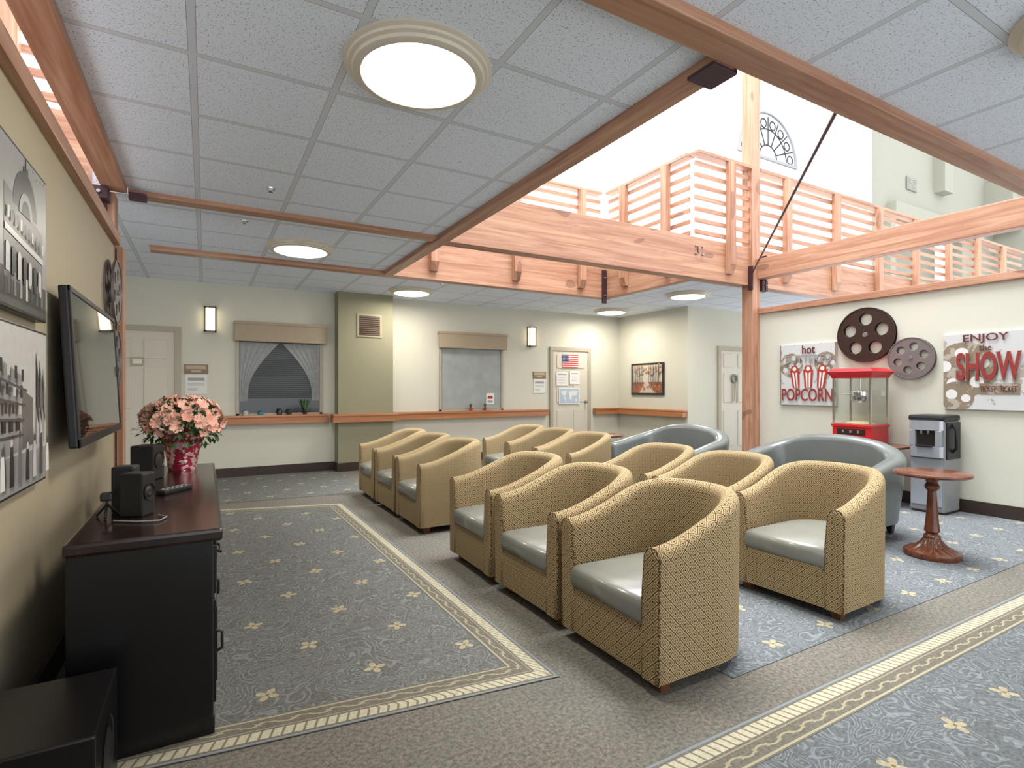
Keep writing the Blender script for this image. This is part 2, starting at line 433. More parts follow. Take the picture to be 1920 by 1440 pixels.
railing('slatted fir gallery railing with tapered posts along light well',6.745,16,0,[7.35,8.6,9.85,11.1,12.35,13.6,14.85],4.865,WX,WZ)
railing('slatted fir gallery railing returning at gallery corner',4.98,6.61,1,[5.35,6.2],5.495,WY,WZ)
railing('slatted fir gallery railing at far side of light well',2.1,5.40,0,[2.6,3.85,5.0],6.665,WX,WZ)
railing('slatted fir gallery railing above television partition',-4,-.75,0,[-3.2,-2.0,-1.15],4.865,WX,WZ)
# arched grille window on upper wall
e=empty('arched_window','half-round window with black scrolled iron grille','window',(12.36,8.64,7.04))
def R90(o): o.rotation_euler=(PI/2,0,0); return o
r=1.19
R90(flat('frame',[circ(0,0,r,40,0,PI)+[(-r,0)],(circ(0,0.06,r-.09,40,0,PI)+[(-(r-.09),.06)])],.08,GREYB,e))
paths=[]
for i in range(1,8):
    t=PI*i/8; paths.append(([(.35*math.cos(t),0,.05+.35*math.sin(t)),((r-.1)*math.cos(t),0,(r-.1)*math.sin(t))],False))
for rr in (.35,.75): paths.append(([(rr*math.cos(PI*i/24),0,.03+rr*math.sin(PI*i/24)) for i in range(25)],False))
for i in range(8):
    t=PI*(i+.5)/8; cx,cz=.92*math.cos(t),.92*math.sin(t)
    paths.append(([(cx+.11*math.cos(k*PI/6),0,cz+.11*math.sin(k*PI/6)) for k in range(12)],True))
tubes('iron_grille',paths,.02,BLKP,e)
R90(flat('glass',[circ(0,0,r-.05,30,0,PI)+[(-(r-.05),0)]],.01,plain('pale_glass',(.45,.48,.55),.2),e))
for (x,z,y) in ((19.0,7.6,8.38),(27.0,7.4,7.58)):
    o=boxes('air_vent',[((x-.3,y-.02,z-.2),(x+.3,y,z+.2))],plain('vent_grey',(.22,.22,.2),.5)); o['label']='small louvred air vent on upper wall'; o['category']='vent'
    boxes('louvre',[((x-.25,y-.03,z-.17+k*.06),(x+.25,y-.02,z-.15+k*.06)) for k in range(6)],UPG,o)
# ---------------------------------------------------------------- ceiling lights
def cl(loc,first=None):
    if first: return copy_thing(first,loc)
    e=empty('ceiling_light','round flush ceiling light with stepped cream ring','ceiling light',loc,group='round ceiling lights')
    lathe('ring',[(.0,0),(.335,0),(.338,-.012),(.322,-.020),(.318,-.030),(.302,-.036),(.296,-.048),(.278,-.054),(.262,-.054),(.255,-.040)],CREAMR,e,64)
    lathe('lens',[(.258,-.045),(.23,-.060),(.16,-.072),(.07,-.078),(0,-.079)],LAMP,e,48)
    return e
L0=cl((.86,2.38,CZ))
LP=((.86,2.38),(.87,6.0),(2.7,7.8),(6.65,7.9),(6.55,5.95),(3.08,.63))
for p in LP[1:]: cl((p[0],p[1],CZ),L0)
for p in ((.42,4.35),(.30,5.3),(2.9,7.1)):
    o=lathe('fire_sprinkler',[(0,-.03),(.015,-.03),(.015,-.012),(.03,-.01),(.032,.001),(0,.001)],CHROME,None,16,loc=(p[0],p[1],CZ)); o['label']='small chrome fire sprinkler head in ceiling tile'; o['category']='sprinkler'; o['group']='ceiling sprinklers'
# ---------------------------------------------------------------- tub seating
def uchain(W,D,R,n=14):
    pts=[]
    f=-D/2
    xs=[f+(D-R)*i/8 for i in range(9)]
    for x in xs: pts.append((x,-W/2,0,-1))
    for i in range(1,n+1):
        t=-PI/2+PI/2*i/n; pts.append((D/2-R+R*math.cos(t),-W/2+R+R*math.sin(t),math.cos(t),math.sin(t)))
    if W-2*R>.02:
        for i in range(1,9): pts.append((D/2,-W/2+R+(W-2*R)*i/8,1,0))
    for i in range(1,n+1):
        t=PI/2*i/n; pts.append((D/2-R+R*math.cos(t),W/2-R+R*math.sin(t),math.cos(t),math.sin(t)))
    for x in xs[::-1][1:]: pts.append((x,W/2,0,1))
    return pts
def tub(root,W,D,R,th,ha,hb,z0,zin,mat,pipe,arch=0,rv=.04,flare=.02,pw=1.0,round_=.75,thb=None,endr=0):
    ch=uchain(W,D,R); bm=bmesh.new(); uvl=bm.loops.layers.uv.new('UVMap')
    sec=[];s=0;prev=None;SU=[]
    for (x,y,nx,ny) in ch:
        if prev: s+=math.hypot(x-prev[0],y-prev[1])
        prev=(x,y); SU.append(s)
        t=max(0,min(1,(x+D/2)/(D*.92)))**pw; k=t*t*(3-2*t)
        H=ha+(hb-ha)*k+arch*k*(1-(2*y/W)**2)
        T=th+((thb or th)-th)*k
        P=[]
        def ad(o,z): P.append((x+nx*(o),y+ny*(o),z))
        ad(-flare,z0)
        for q in (.33,.66): ad(-flare*(1-q)**1.0,z0+(H-rv-z0)*q)
        for i in range(9):
            a=PI*i/8; ad(-T/2+T/2*math.copysign(abs(math.cos(a))**round_,math.cos(a)),H-rv+rv*math.sin(a)**round_ if 0<i<8 else H-rv)
        ad(-T-.012,(H-rv)*.55+zin*.45); ad(-T-.02,zin)
        sec.append(P)
    vs=[[bm.verts.new(p) for p in P] for P in sec]
    VL=[]
    for P in sec:
        v=z0;row=[z0]
        for a,b in zip(P,P[1:]): v+=(Vector(a)-Vector(b)).length; row.append(v)
        VL.append(row)
    for i in range(len(vs)-1):
        for j in range(len(vs[0])-1):
            f=bm.faces.new((vs[i][j],vs[i+1][j],vs[i+1][j+1],vs[i][j+1])); f.smooth=True
            for l,(a,b) in zip(f.loops,((i,j),(i+1,j),(i+1,j+1),(i,j+1))):
                if j<=4: l[uvl].uv=(SU[a],VL[a][b])            # outside of the shell, weave upright
                elif j<=9: l[uvl].uv=(SU[a],VL[a][b]-VL[a][5])   # rolled top edge, weave follows the rim
                else: l[uvl].uv=(SU[a]*.80,VL[a][b]-VL[a][-1])   # inside, measured from the seat
    for idx in (0,-1):
        P=sec[idx]
        base=P+[(P[0][0],P[-1][1],z0)]
        cy=sum(p[1] for p in base)/len(base); cz=sum(p[2] for p in base)/len(base)
        prevr=[vs[idx][j] for j in range(len(P))]+[bm.verts.new(base[-1])]
        er=endr
        for (kk,dx) in ((.35,.6),(.75,.92),(1.3,1.0)):
            ring=[]
            for p in base:
                dy=cy-p[1]; dz=cz-p[2]
                ring.append(bm.verts.new((p[0]-er*dx, p[1]+math.copysign(min(abs(dy),er*kk),dy), p[2]+(math.copysign(min(abs(dz),er*kk),dz) if p[2]>z0+.15 else 0))))
            for i in range(len(ring)):
                j=(i+1)%len(ring); f=bm.faces.new((prevr[i],prevr[j],ring[j],ring[i])); f.smooth=True
                for l in f.loops: l[uvl].uv=(l.vert.co.y,l.vert.co.z)
            prevr=ring
        f=bm.faces.new(prevr)
        for l in f.loops: l[uvl].uv=(l.vert.co.y,l.vert.co.z)
    me=bpy.data.meshes.new('shell'); bmesh.ops.recalc_face_normals(bm,faces=bm.faces); bm.to_mesh(me); bm.free()
    obj('upholstered_shell',me,mat,root)
    if pipe:
        pa=[]
        for idx in (0,-1):
            P=sec[idx]; pa.append(([(p[0]-.004,p[1],p[2]) for p in P[:-1]]+[(P[-1][0]-.004,P[-1][1],z0+.2)],False))
        tubes('piping',pa,.0042,pipe,root,1)
def cushion(name,out,z0,z1,crown,mat,parent):
    cx=sum(p[0] for p in out)/len(out); cy=sum(p[1] for p in out)/len(out); r=(z1-z0)*.35
    rings=[(.96,z0),(.995,z0+r*.5),(1,z0+r),(1,z1-r),(.99,z1-r*.35),(.965,z1-.003),(.92,z1+crown*.15),(.7,z1+crown*.6),(.4,z1+crown*.9),(.15,z1+crown)]
    bm=bmesh.new(); R=[[bm.verts.new((cx+(x-cx)*k,cy+(y-cy)*k,z)) for x,y in out] for k,z in rings]
    n=len(out)
    for a,b in zip(R,R[1:]):
        for i in range(n): bm.faces.new((a[i],a[(i+1)%n],b[(i+1)%n],b[i]))
    bm.faces.new(R[-1]); bm.faces.new(R[0][::-1])
    return obj(name,done(bm,name),mat,parent,smooth=True)
def leg(root,x,y,h,a,b,mat):
    bm=bmesh.new(); T=[bm.verts.new((x+i*a,y+j*a,h)) for i,j in ((-1,-1),(1,-1),(1,1),(-1,1))]; B=[bm.verts.new((x+i*b,y+j*b,0.004)) for i,j in ((-1,-1),(1,-1),(1,1),(-1,1))]
    bm.faces.new(T); bm.faces.new(B[::-1])
    for i in range(4): bm.faces.new((T[i],B[i],B[(i+1)%4],T[(i+1)%4]))
    obj('leg',done(bm,'leg'),mat,root)
W=.68; D=.70
LB='beige lattice-weave tub armchair with grey-green leather seat'
c0=empty('tub_armchair',LB+', in the front row','armchair',(0,0,0),group='rows of tub armchairs')
tub(c0,W,D,.335,.088,.605,.775,.06,.22,FAB,PIPE,0,.05,.006,round_=1.0,endr=.012)
box('front_panel',(-D/2-.006,-W/2+.082,.06),(.06,W/2-.082,.275),FAB,.004,c0)
o_=[(x-nx*.102,y-ny*.102) for x,y,nx,ny in uchain(W,D,.335)]
o_=[(-D/2-.022,o_[0][1])]+o_[1:-1]+[(-D/2-.022,o_[-1][1])]
cushion('seat_cushion',o_,.275,.385,.04,SEATL,c0)
for x in (-.28,.2):
    for y in (-.27,.27): leg(c0,x if x<0 else .22,y if x<0 else y*.72,.065,.032,.024,LEGW)
XF=1.58
pos=[]
for i,y in enumerate((1.915,2.64,3.36)): pos.append((XF+D/2,y,0))
for i,y in enumerate((4.72,5.44,6.16)): pos.append((XF+D/2+.02,y,0))
for i,y in enumerate((1.95,2.66,3.37)): pos.append((2.92+D/2,y,0))
for i,y in enumerate((4.72,5.42,6.12)): pos.append((3.17+D/2+.03*i,y,0))
rz=[0,.01,-.015,.0,.01,-.01,.03,0,-.02,.01,0,.01]
c0.location=pos[0]
for k,p in enumerate(pos[1:]):
    copy_thing(c0,p,rz[k+1],label=LB+(', in the front row' if p[0]<2.5 else ', in the second row'))
# loveseats
s0=empty('loveseat','grey-green leather loveseat with arched back and tapered legs','sofa',(4.90,2.92,0),group='leather loveseats')
SW=1.34; SD=.80
tub(s0,SW,SD,.34,.13,.585,.70,.13,.25,SOFAL,None,.125,.06,.06,.75,round_=.9,thb=.16,endr=.03)
box('front_rail',(-SD/2+.02,-SW/2+.12,.13),(.1,SW/2-.12,.30),SOFAL,.01,s0)
o_=[(x-nx*(.145 if x<.1 else .18),y-ny*(.145 if x<.1 else .18)) for x,y,nx,ny in uchain(SW,SD,.34)]
L_=[p for p in o_ if p[1]<-.003]; Rr=[p for p in o_ if p[1]>.003]
cushion('seat_cushion',[(-SD/2,L_[0][1])]+L_[1:]+[(L_[-1][0],-.006),(-SD/2,-.006)],.30,.43,.03,SOFAL,s0)
cushion('seat_cushion',[(-SD/2,.006),(Rr[0][0],.006)]+Rr[:-1]+[(-SD/2,Rr[-1][1])],.30,.43,.03,SOFAL,s0)
for x in (-.30,.27):
    for y in (-.48,.48): leg(s0,x,y,.14,.034,.018,FRAMEB)
copy_thing(s0,(4.86,4.66,0),.02)
# ---------------------------------------------------------------- pedestal tables
t0=empty('pedestal_table','round cherry-wood side table on turned pedestal','side table',(4.73,1.95,0),group='pedestal side tables')
lathe('table_top',[(0,.60),(.215,.60),(.232,.606),(.243,.616),(.24,.628),(.225,.634),(0,.634)],CHERRY,t0,56)
lathe('pedestal',[(0,.60),(.085,.60),(.085,.588),(.045,.575),(.034,.555),(.048,.53),(.044,.51),(.028,.49),(.030,.45),(.038,.30),(.046,.22),(.050,.19),(.034,.175),(.052,.16),(.055,.145)],CHERRY,t0,32)
lathe('foot',[(.045,.15),(.055,.13),(.075,.10),(.105,.075),(.14,.06),(.152,.055),(.175,.045),(.18,.025),(.172,.003)],CHERRY,t0,96,mod=lambda t,z:1+(.07*math.sin(18*t) if .058<z<.14 else 0))
copy_thing(t0,(4.80,5.80,0),0)
# ---------------------------------------------------------------- credenza
k=empty('credenza','long black wooden credenza with drawers against the wall','cabinet',(-.185,3.2,0))
hx=.21; hy=.97
boxes('body',[((-hx,-hy,.06),(hx,hy,.705),.006),((-hx,-hy,.003),(hx+.005,hy,.07),.004)],BLK,k)
TOPM=wood('espresso_top',(.008,.004,.0035),(.028,.013,.010),1,.2)
box('top',(-hx-.005,-hy-.03,.705),(hx+.03,hy+.03,.75),TOPM,.012,k)
for i in range(3):
    y0=-hy+.03+i*(2*hy-.06)/3; y1=y0+(2*hy-.06)/3-.02
    dr=box('drawer',(hx-.005,y0,.50),(hx+.012,y1,.68),BLK,.005,k)
    tubes('handle',[([(hx+.01,(y0+y1)/2-.06,.60),(hx+.03,(y0+y1)/2-.05,.585),(hx+.03,(y0+y1)/2+.05,.585),(hx+.01,(y0+y1)/2+.06,.60)],False)],.006,BLKP,dr)
    d=boxes('door',[((hx-.005,y0,.10),(hx+.010,y1,.48),.005),((hx+.008,y0+.06,.15),(hx+.015,y1-.06,.43),.003)],BLK,k)
    tubes('handle',[([(hx+.01,y0+.04,.27),(hx+.03,y0+.04,.28),(hx+.03,y0+.04,.34),(hx+.01,y0+.04,.35)],False)],.006,BLKP,d)
# subwoofer
e=empty('subwoofer','black wooden subwoofer box on the carpet','speaker',(-.395,1.93,0))
box('cabinet',(-.15,-.2,.015),(.15,.2,.36),BLK,.006,e)
lathe('driver_cone',[(0,.0),(.04,.004),(.09,-.012),(.10,-.002)],BLKP,e,32,loc=(.155,0,.2)).rotation_euler=(0,PI/2,0)
for x in (-.12,.12):
    for y in (-.16,.16): box('foot',(x-.015,y-.015,0),(x+.015,y+.015,.016),BLKP,0,e)
# television
tv=empty('television','wall-mounted flat television with glossy black screen','television',(-.505,3.58,1.345)); tv.rotation_euler=(0,math.radians(-3),0)
boxes('bezel',[((-.02,-.655,-.35),(.015,.655,.35),.008)],BLKP,tv)
boxes('bezel_rim',[((.012,-.655,.325),(.022,.655,.35),.003),((.012,-.655,-.35),(.022,.655,-.31),.003),((.012,-.655,-.35),(.022,-.63,.35),.003),((.012,.63,-.35),(.022,.655,.35),.003)],BLKP,tv)
box('screen',(.014,-.63,-.31),(.018,.63,.325),SCREEN,0,tv)
box('wall_mount',(-.072,-.2,-.15),(-.02,.2,.15),BLKP,0,tv)
def speaker(lab,x,y,w,d,h,rz):
    e=empty('speaker',lab,'speaker',(x,y,.75),rz)
    box('cabinet',(-d/2,-w/2,0),(d/2,w/2,h),BLKP,.008,e)
    lathe('driver',[(0,.0),(w*.15,.004),(w*.36,-.004),(w*.4,.004)],FRAMEB,e,24,loc=(d/2+.001,0,h*.55)).rotation_euler=(0,PI/2,0)
speaker('small black desktop speaker on credenza',-.235,2.60,.08,.09,.17,-.5)
speaker('small black satellite speaker on credenza',-.285,2.72,.08,.08,.185,-.2)
speaker('black satellite speaker beside flower pot',-.28,3.62,.12,.12,.19,-.4)
e=empty('remote_control','black remote control lying on credenza','remote control',(-.13,3.10,.75),.9)
box('body',(-.09,-.025,0),(.09,.025,.022),BLKP,.006,e)
for i in range(5):
    for j in (-1,1): box('button',(-.07+i*.03,j*.010-.005,.022),(-.055+i*.03,j*.010+.005,.026),GREYP,0,e)
e=empty('webcam','small black tripod camera on credenza','camera',(-.335,2.62,.75))
tubes('tripod',[([(0,0,.05),(.035,.02,0.004)],False),([(0,0,.05),(-.035,.02,0.004)],False),([(0,0,.05),(0,-.045,0.004)],False),([(0,0,.05),(0,0,.07)],False)],.005,BLKP,e)
box('camera_body',(-.02,-.03,.065),(.02,.03,.095),BLKP,.008,e)
tubes('power_cable',[([(-.30,2.5,.756),(-.22,2.44,.756),(-.15,2.42,.756),(-.13,2.48,.756),(-.16,2.53,.756)],False)],.003,GREYB,label='thin grey cable on credenza top',category='cable')
# flowers
e=empty('potted_azalea','pink azalea in red foil-wrapped pot on credenza','potted plant',(-.125,3.95,.75))
def foil():
    m,nt,b=newmat('pink_foil'); setp(b,.25,.6)
    n=noise(nt,coords(nt),26,2,.6,.5); nt.links.new(mix(nt,n.gt(.53),(.52,.04,.08),(.88,.62,.60)),b.inputs['Base Color']); bump(nt,b,n,.8,.01); return m
FOIL=foil()
lathe('foil_wrapped_pot',[(0,0),(.075,0),(.08,.03),(.085,.08),(.10,.15),(.12,.20),(.14,.24),(.13,.235),(.10,.18)],FOIL,e,60,mod=lambda t,z:1+.06*math.sin(14*t+z*20)*(z/.24))
def petm():
    m,nt,b=newmat('azalea_petal'); setp(b,.6,0,.2); n=noise(nt,coords(nt),22,2)
    nt.links.new(mix(nt,((n-.3)*2.5).m('MAXIMUM',0).m('MINIMUM',1),(.74,.32,.24),(.88,.60,.47)),b.inputs['Base Color'])
    return m
PET=petm(); LEAF=plain('azalea_leaf',(.045,.12,.03),.5,0,.4,.3,30)
bm=bmesh.new()
def petalflower(bm,c,n,r):
    q=n.to_track_quat('Z','Y').to_matrix()
    rot=random.random()*6
    for k in range(6):
        t=rot+k*PI/3
        P=[(0,0,0),(r*.55,-r*.42,r*.28),(r*.95,-r*.30,r*.40),(r*1.05,0,r*.30),(r*.95,r*.30,r*.45),(r*.55,r*.42,r*.28)]
        vs=[]
        for p in P:
            v=Vector((p[0]*math.cos(t)-p[1]*math.sin(t),p[0]*math.sin(t)+p[1]*math.cos(t),p[2])); vs.append(bm.verts.new(c+q@v))
        bm.faces.new((vs[0],vs[1],vs[2],vs[3])); bm.faces.new((vs[0],vs[3],vs[4],vs[5]))
N=125
for i in range(N):
    z=1-1.45*(i+.5)/N; ph=i*2.39996+random.random()*.5; rr=math.sqrt(max(0,1-z*z))
    n=Vector((rr*math.cos(ph),rr*math.sin(ph),z)); j=.86+random.random()*.27
    c=Vector((n.x*.205*j,n.y*.22*j,.31+n.z*.135*j))
    petalflower(bm,c,(n+Vector((random.uniform(-.4,.4) for _ in range(3)))).normalized(),.027+random.random()*.012)
me=bpy.data.meshes.new('blossoms'); bm.to_mesh(me); bm.free(); obj('blossoms',me,PET,e,kind='stuff')
bm=bmesh.new()
for i in range(600):
    z=random.uniform(-.9,.9); ph=random.random()*6.28; rr=math.sqrt(max(0,1-z*z))
    n=Vector((rr*math.cos(ph),rr*math.sin(ph),z)); j=random.uniform(.75,1.05 if z>-.2 else 1.22)
    c=Vector((n.x*.195*j,n.y*.205*j,.30+n.z*.13*j)); q=(n+Vector((random.uniform(-.8,.8) for _ in range(3)))).normalized().to_track_quat('X','Z').to_matrix()
    L=.05;w=.014
    vs=[bm.verts.new(c+q@Vector(p)) for p in ((0,0,0),(L*.5,w,.004),(L,0,0),(L*.5,-w,.004))]; bm.faces.new(vs)
me=bpy.data.meshes.new('foliage'); bm.to_mesh(me); bm.free(); obj('foliage',me,LEAF,e,kind='stuff')
tubes('stems',[([(0,0,.15),(.08*math.cos(t),.08*math.sin(t),.30)],False) for t in (0,1,2,3,4,5)],.005,LEAF,e)
# ---------------------------------------------------------------- art on the left partition
def shade(v): return plain('grey_print_%d'%int(v*100),(v,v*.99,v*.96),.35,0,.4,.12,25)
g=[shade(x) for x in (.015,.06,.14,.28,.5,.72)]
RL=(PI/2,0,PI/2)
def townphoto(w,h,kind):
    P=[('r',-w/2,-h/2,w/2,h/2,g[3 if kind==0 else 4])]
    if kind==0:
        P+=[('r',-w/2,-h/2,w/2,-h*.28,g[1]),
            ('p',[(-w*.05,h*.22),(w*.44,h*.10),(w*.44,-h*.34),(-w*.05,-h*.34)],g[2]),
            ('p',circ(w*.20,h*.14,h*.27,20,0,PI)+[(w*.20-h*.27,h*.14)],g[1]),
            ('r',w*.17,h*.36,w*.23,h*.44,g[1]),('r',w*.195,h*.42,w*.205,h*.5,g[0]),
            ('p',circ(w*.20,h*.12,h*.15,14,0,PI)+[(w*.20-h*.15,h*.12)],g[3]),('p',circ(w*.20,h*.12,h*.10,14,0,PI)+[(w*.20-h*.10,h*.12)],g[0]),
            ('p',[(-w*.05,-h*.02),(w*.44,-h*.08),(w*.44,-h*.12),(-w*.05,-h*.06)],g[4])]
        for i in range(7): x=-w*.02+i*w*.066; y=h*(-.16-.01*i); P.append(('p',circ(x,y,w*.022,10,0,PI)+[(x-w*.022,y-h*.14),(x+w*.022,y-h*.14)],g[0] if i%2 else g[4]))
        for i in range(10): x=-w*.03+i*w*.047; P.append(('r',x,h*.02-i*h*.008,x+w*.02,h*.09-i*h*.008,g[0] if i%3 else g[4]))
        for i in range(14):
            x=-w*.45+i*w*.068; P.append(('p',[(x-.012,-h*.44),(x+.012,-h*.44),(x+.01,-h*(.32-.02*(i%2))),(x-.01,-h*(.32-.02*(i%2)))],g[i%5]))
        for i in range(6): P.append(('p',[(w*(.12+.05*i),h*(.40+.012*(i%3))),(w*(.135+.05*i),h*(.405+.012*(i%3))),(w*(.125+.05*i),h*(.425+.012*(i%3)))],g[0]))
    else:
        P+=[('p',[(-w/2,-h*.3),(-w/2,h*.44),(w*.16,h*.20),(w*.16,-h*.26)],g[3]),('p',[(w*.16,-h*.26),(w*.16,h*.12),(w*.30,h*.06),(w*.30,-h*.24)],g[2]),('r',-w/2,-h/2,w/2,-h*.28,g[3])]
        for k2 in range(3):
            x=w*(.34+.05*k2); P+=[('r',x,-h*.25,x+.005,h*(.36-.05*k2),g[0]),('p',[(x+.005,h*(.34-.05*k2)),(x+.05,h*(.12-.05*k2)),(x+.035,-h*.12),(x+.005,h*.02)],g[1+k2])]
        for j in range(4):
            P.append(('p',[(-w*.5,h*(-.17+.14*j)),(w*.16,h*(-.17+.09*j)),(w*.16,h*(-.155+.09*j)),(-w*.5,h*(-.15+.14*j))],g[1]))
            for i in range(8): x=-w*.47+i*w*.078; y=-h*.13+j*h*(.14-.006*i); P.append(('r',x,y,x+w*.03,y+h*.075,g[0 if (i+j)%4 else 4]))
        for i in range(10):
            x=-w*.42+i*w*.09+.01; hh=h*(.19+.04*(i%3)); c_=g[(0,4,1,5,0,2)[i%6]]; P+= [('p',[(x-.022,-h*.44),(x+.022,-h*.44),(x+.02,-h*.44+hh*.6),(x+.012,-h*.44+hh),(x-.012,-h*.44+hh),(x-.02,-h*.44+hh*.6)],c_),('c',x,-h*.44+hh+.012,.013,g[1 if i%2 else 4])]
    return P
a1=art('framed_photograph','black-and-white print of a vintage domed theatre building','picture',.95,.55,.035,(-.58,2.28,1.785),RL,g[0],townphoto(.93,.53,0))
a2=art('framed_photograph','black-and-white print of an old street with flags','picture',.95,.57,.035,(-.58,2.28,1.185),RL,g[0],townphoto(.93,.55,1))
# film reels
def reel(name,label,r,loc,rot,mat,n=5):
    e=bpy.data.objects.new(name,None); COL.objects.link(e); e.location=loc; e.rotation_euler=rot; e['label']=label; e['category']='film reel'; e['group']='decorative film reels'
    holes=[circ(r*.58*math.cos(2*PI*i/n+.3),r*.58*math.sin(2*PI*i/n+.3),r*(.235 if n==5 else .2),24) for i in range(n)]
    f=flat('front_disc',[circ(0,0,r,56)]+holes,.006,mat,e,.002); f.location=(0,0,.045)
    f=flat('back_disc',[circ(0,0,r,56)]+holes,.006,mat,e,.001); f.location=(0,0,.0045)
    lathe('hub',[(r*.3,.01),(r*.3,.043)],mat,e,32)
    lathe('rim',[(r*.97,.048),(r*1.01,.05),(r*1.01,.056),(r*.97,.056),(r*.965,.05)],mat,e,56)
    lathe('spindle',[(0,.06),(r*.08,.06),(r*.1,.048)],g[2],e,16)
RR=(PI/2,0,-PI/2)
reel('film_reel','large dark bronze film reel wall decoration',.315,(6.73,3.42,1.885),RR,REELB,5)
reel('film_reel','smaller pewter film reel wall decoration',.225,(6.73,2.955,1.59),RR,REELG,6)
reel('film_reel','pewter film reel wall decoration beyond television',.22,(-.58,4.60,1.92),RL,REELG,6)
reel('film_reel','pewter film reel wall decoration beyond television',.20,(-.58,4.58,1.46),RL,REELG,5)
# ---------------------------------------------------------------- signs on popcorn wall
def worn(name,c,d,sc=5,th=.6):
    m,nt,b=newmat(name); setp(b,.5)
    n=noise(nt,coords(nt),sc,4,.65); nt.links.new(mix(nt,n.gt(th),c,d),b.inputs['Base Color']); return m
SB=worn('sign_enamel',(.52,.53,.53),(.36,.32,.27),6,.62); SBR=worn('sign_tan',(.22,.17,.12),(.38,.34,.28),9,.55)
DK=plain('letter_maroon',(.10,.012,.012),.5); MAR=plain('letter_red',(.24,.03,.025),.5,0,.4,.4,40); GRL=plain('letter_grey',(.28,.27,.27),.5)
SW_=.74
P=[('c',-.21,.12,.16,SBR),('c',-.21,.12,.035,SB)]+[('c',-.21+.1*math.cos(t),.12+.1*math.sin(t),.035,SB) for t in (0,1.256,2.51,3.77,5.03)]
P+=[('c',.24,.14,.14,SBR),('c',.24,.14,.03,SB)]+[('c',.24+.085*math.cos(t),.14+.085*math.sin(t),.03,SB) for t in (0,1.256,2.51,3.77,5.03)]
P+=[('r',-.37,-.395,-.355,.395,SBR),('r',.355,-.395,.37,.395,SBR)]
for i in range(3):
    x=-.14+i*.16; s=.024*(i-1)
    P+=[('p',[(x-.045,-.17),(x+.045,-.17),(x+.066+s,.06),(x-.066+s,.06)],REDD),('p',[(x-.024,-.17),(x-.008,-.17),(x-.010+s,.04),(x-.036+s,.04)],WHITE),('p',[(x+.008,-.17),(x+.024,-.17),(x+.036+s,.04),(x+.010+s,.04)],WHITE),('c',x+s,.07,.05,REDD),('c',x+s,.075,.026,WHITE)]
s1=art('wall_sign','square distressed white tin popcorn sign','sign',SW_,.79,.03,(6.73,4.13,1.44),RR,SB,P)
text('lettering','hot',.03,.32,.17,.11,.046,DK,s1,offset=.012)
text('lettering','BUTTERED',.02,.20,.60,.10,.046,GRL,s1,offset=.005)
text('lettering','POPCORN',0,-.26,.67,.16,.046,MAR,s1,offset=.014)
P=[('c',-.20,.02,.28,SBR)]+[('c',-.20+.165*math.cos(t+.4),.02+.165*math.sin(t+.4),.058,WHITE) for t in (0,1.256,2.51,3.77,5.03)]+[('c',-.20,.02,.03,WHITE),('c',-.26,-.25,.15,SBR),('c',-.30,-.23,.05,WHITE),('c',-.18,-.27,.04,WHITE),('r',-.07,-.23,.24,-.12,SBR)]
s2=art('wall_sign','white distressed cinema sign reading enjoy the show','sign',.74,.77,.03,(6.73,2.29,1.43),RR,SB,P)
text('lettering','ENJOY',-.02,.325,.36,.095,.04,DK,s2,offset=.01)
text('lettering','the',-.02,.235,.10,.06,.04,DK,s2)
text('lettering','SHOW',-.005,.045,.52,.29,.0405,GRL,s2,thick=.002,offset=.045)
text('lettering','SHOW',.0,.05,.51,.28,.043,MAR,s2,thick=.008,offset=.03)
text('lettering','TICKET',.0,-.175,.125,.055,.04,DK,s2)
text('lettering','TICKET',.155,-.175,.125,.055,.04,DK,s2)
# ---------------------------------------------------------------- popcorn machine and cart
c=empty('popcorn_cart','red cart with wooden side shelf and gold trim','cart',(6.42,3.34,0))
boxes('cart_body',[((-.19,-.21,.18),(.19,.21,.62),.008)],RED,c)
box('cart_top',(-.24,-.48,.62),(.24,.38,.645),CHERRY,.005,c)
for y in (-.2,.2):
    for x in (-.15,.15):
        w=lathe('wheel',[(0,-.012),(.06,-.012),(.065,0),(.06,.012),(0,.012)],BLKP,c,24,loc=(x,y,.065)); w.rotation_euler=(PI/2,0,0)
        box('wheel_fork',(x-.01,y-.014-.012,.06),(x+.01,y-.014,.19),CHROME,0,c)
tubes('push_handle',[([(-.12,.36,.60),(-.12,.47,.63),(.12,.47,.63),(.12,.36,.60)],False)],.01,plain('brass',(.45,.27,.08),.3,.8),c)
p=empty('popcorn_machine','red popcorn machine with glass cabinet and steel kettle','popcorn machine',(6.42,3.34,.646))
boxes('base',[((-.185,-.205,0),(.185,.205,.20),.008),((-.195,-.215,.185),(.195,.215,.215),.006)],RED,p)
box('control_plate',(-.191,-.15,.10),(-.185,.15,.165),REELB,.002,p)
for y in (-.08,0,.08): box('switch',(-.198,y-.012,.12),(-.190,y+.012,.15),CHROME,.002,p)
for x in (-.175,.175):
    for y in (-.195,.195): box('corner_post',(x-.009,y-.009,.215),(x+.009,y+.009,.73),CHROME,0,p)
boxes('glass_panes',[((-.176,-.185,.215),(-.173,.185,.73)),((-.165,-.196,.215),(.165,-.193,.73)),((-.165,.193,.215),(.165,.196,.73)),((.173,-.185,.215),(.176,.185,.73))],GLASS,p)
bm=bmesh.new()
def frustum(bm,a,b,z0,z1):
    A=[bm.verts.new((i*a[0],j*a[1],z0)) for i,j in ((-1,-1),(1,-1),(1,1),(-1,1))]; B=[bm.verts.new((i*b[0],j*b[1],z1)) for i,j in ((-1,-1),(1,-1),(1,1),(-1,1))]
    bm.faces.new(A[::-1]); bm.faces.new(B)
    for i in range(4): bm.faces.new((A[i],A[(i+1)%4],B[(i+1)%4],B[i]))
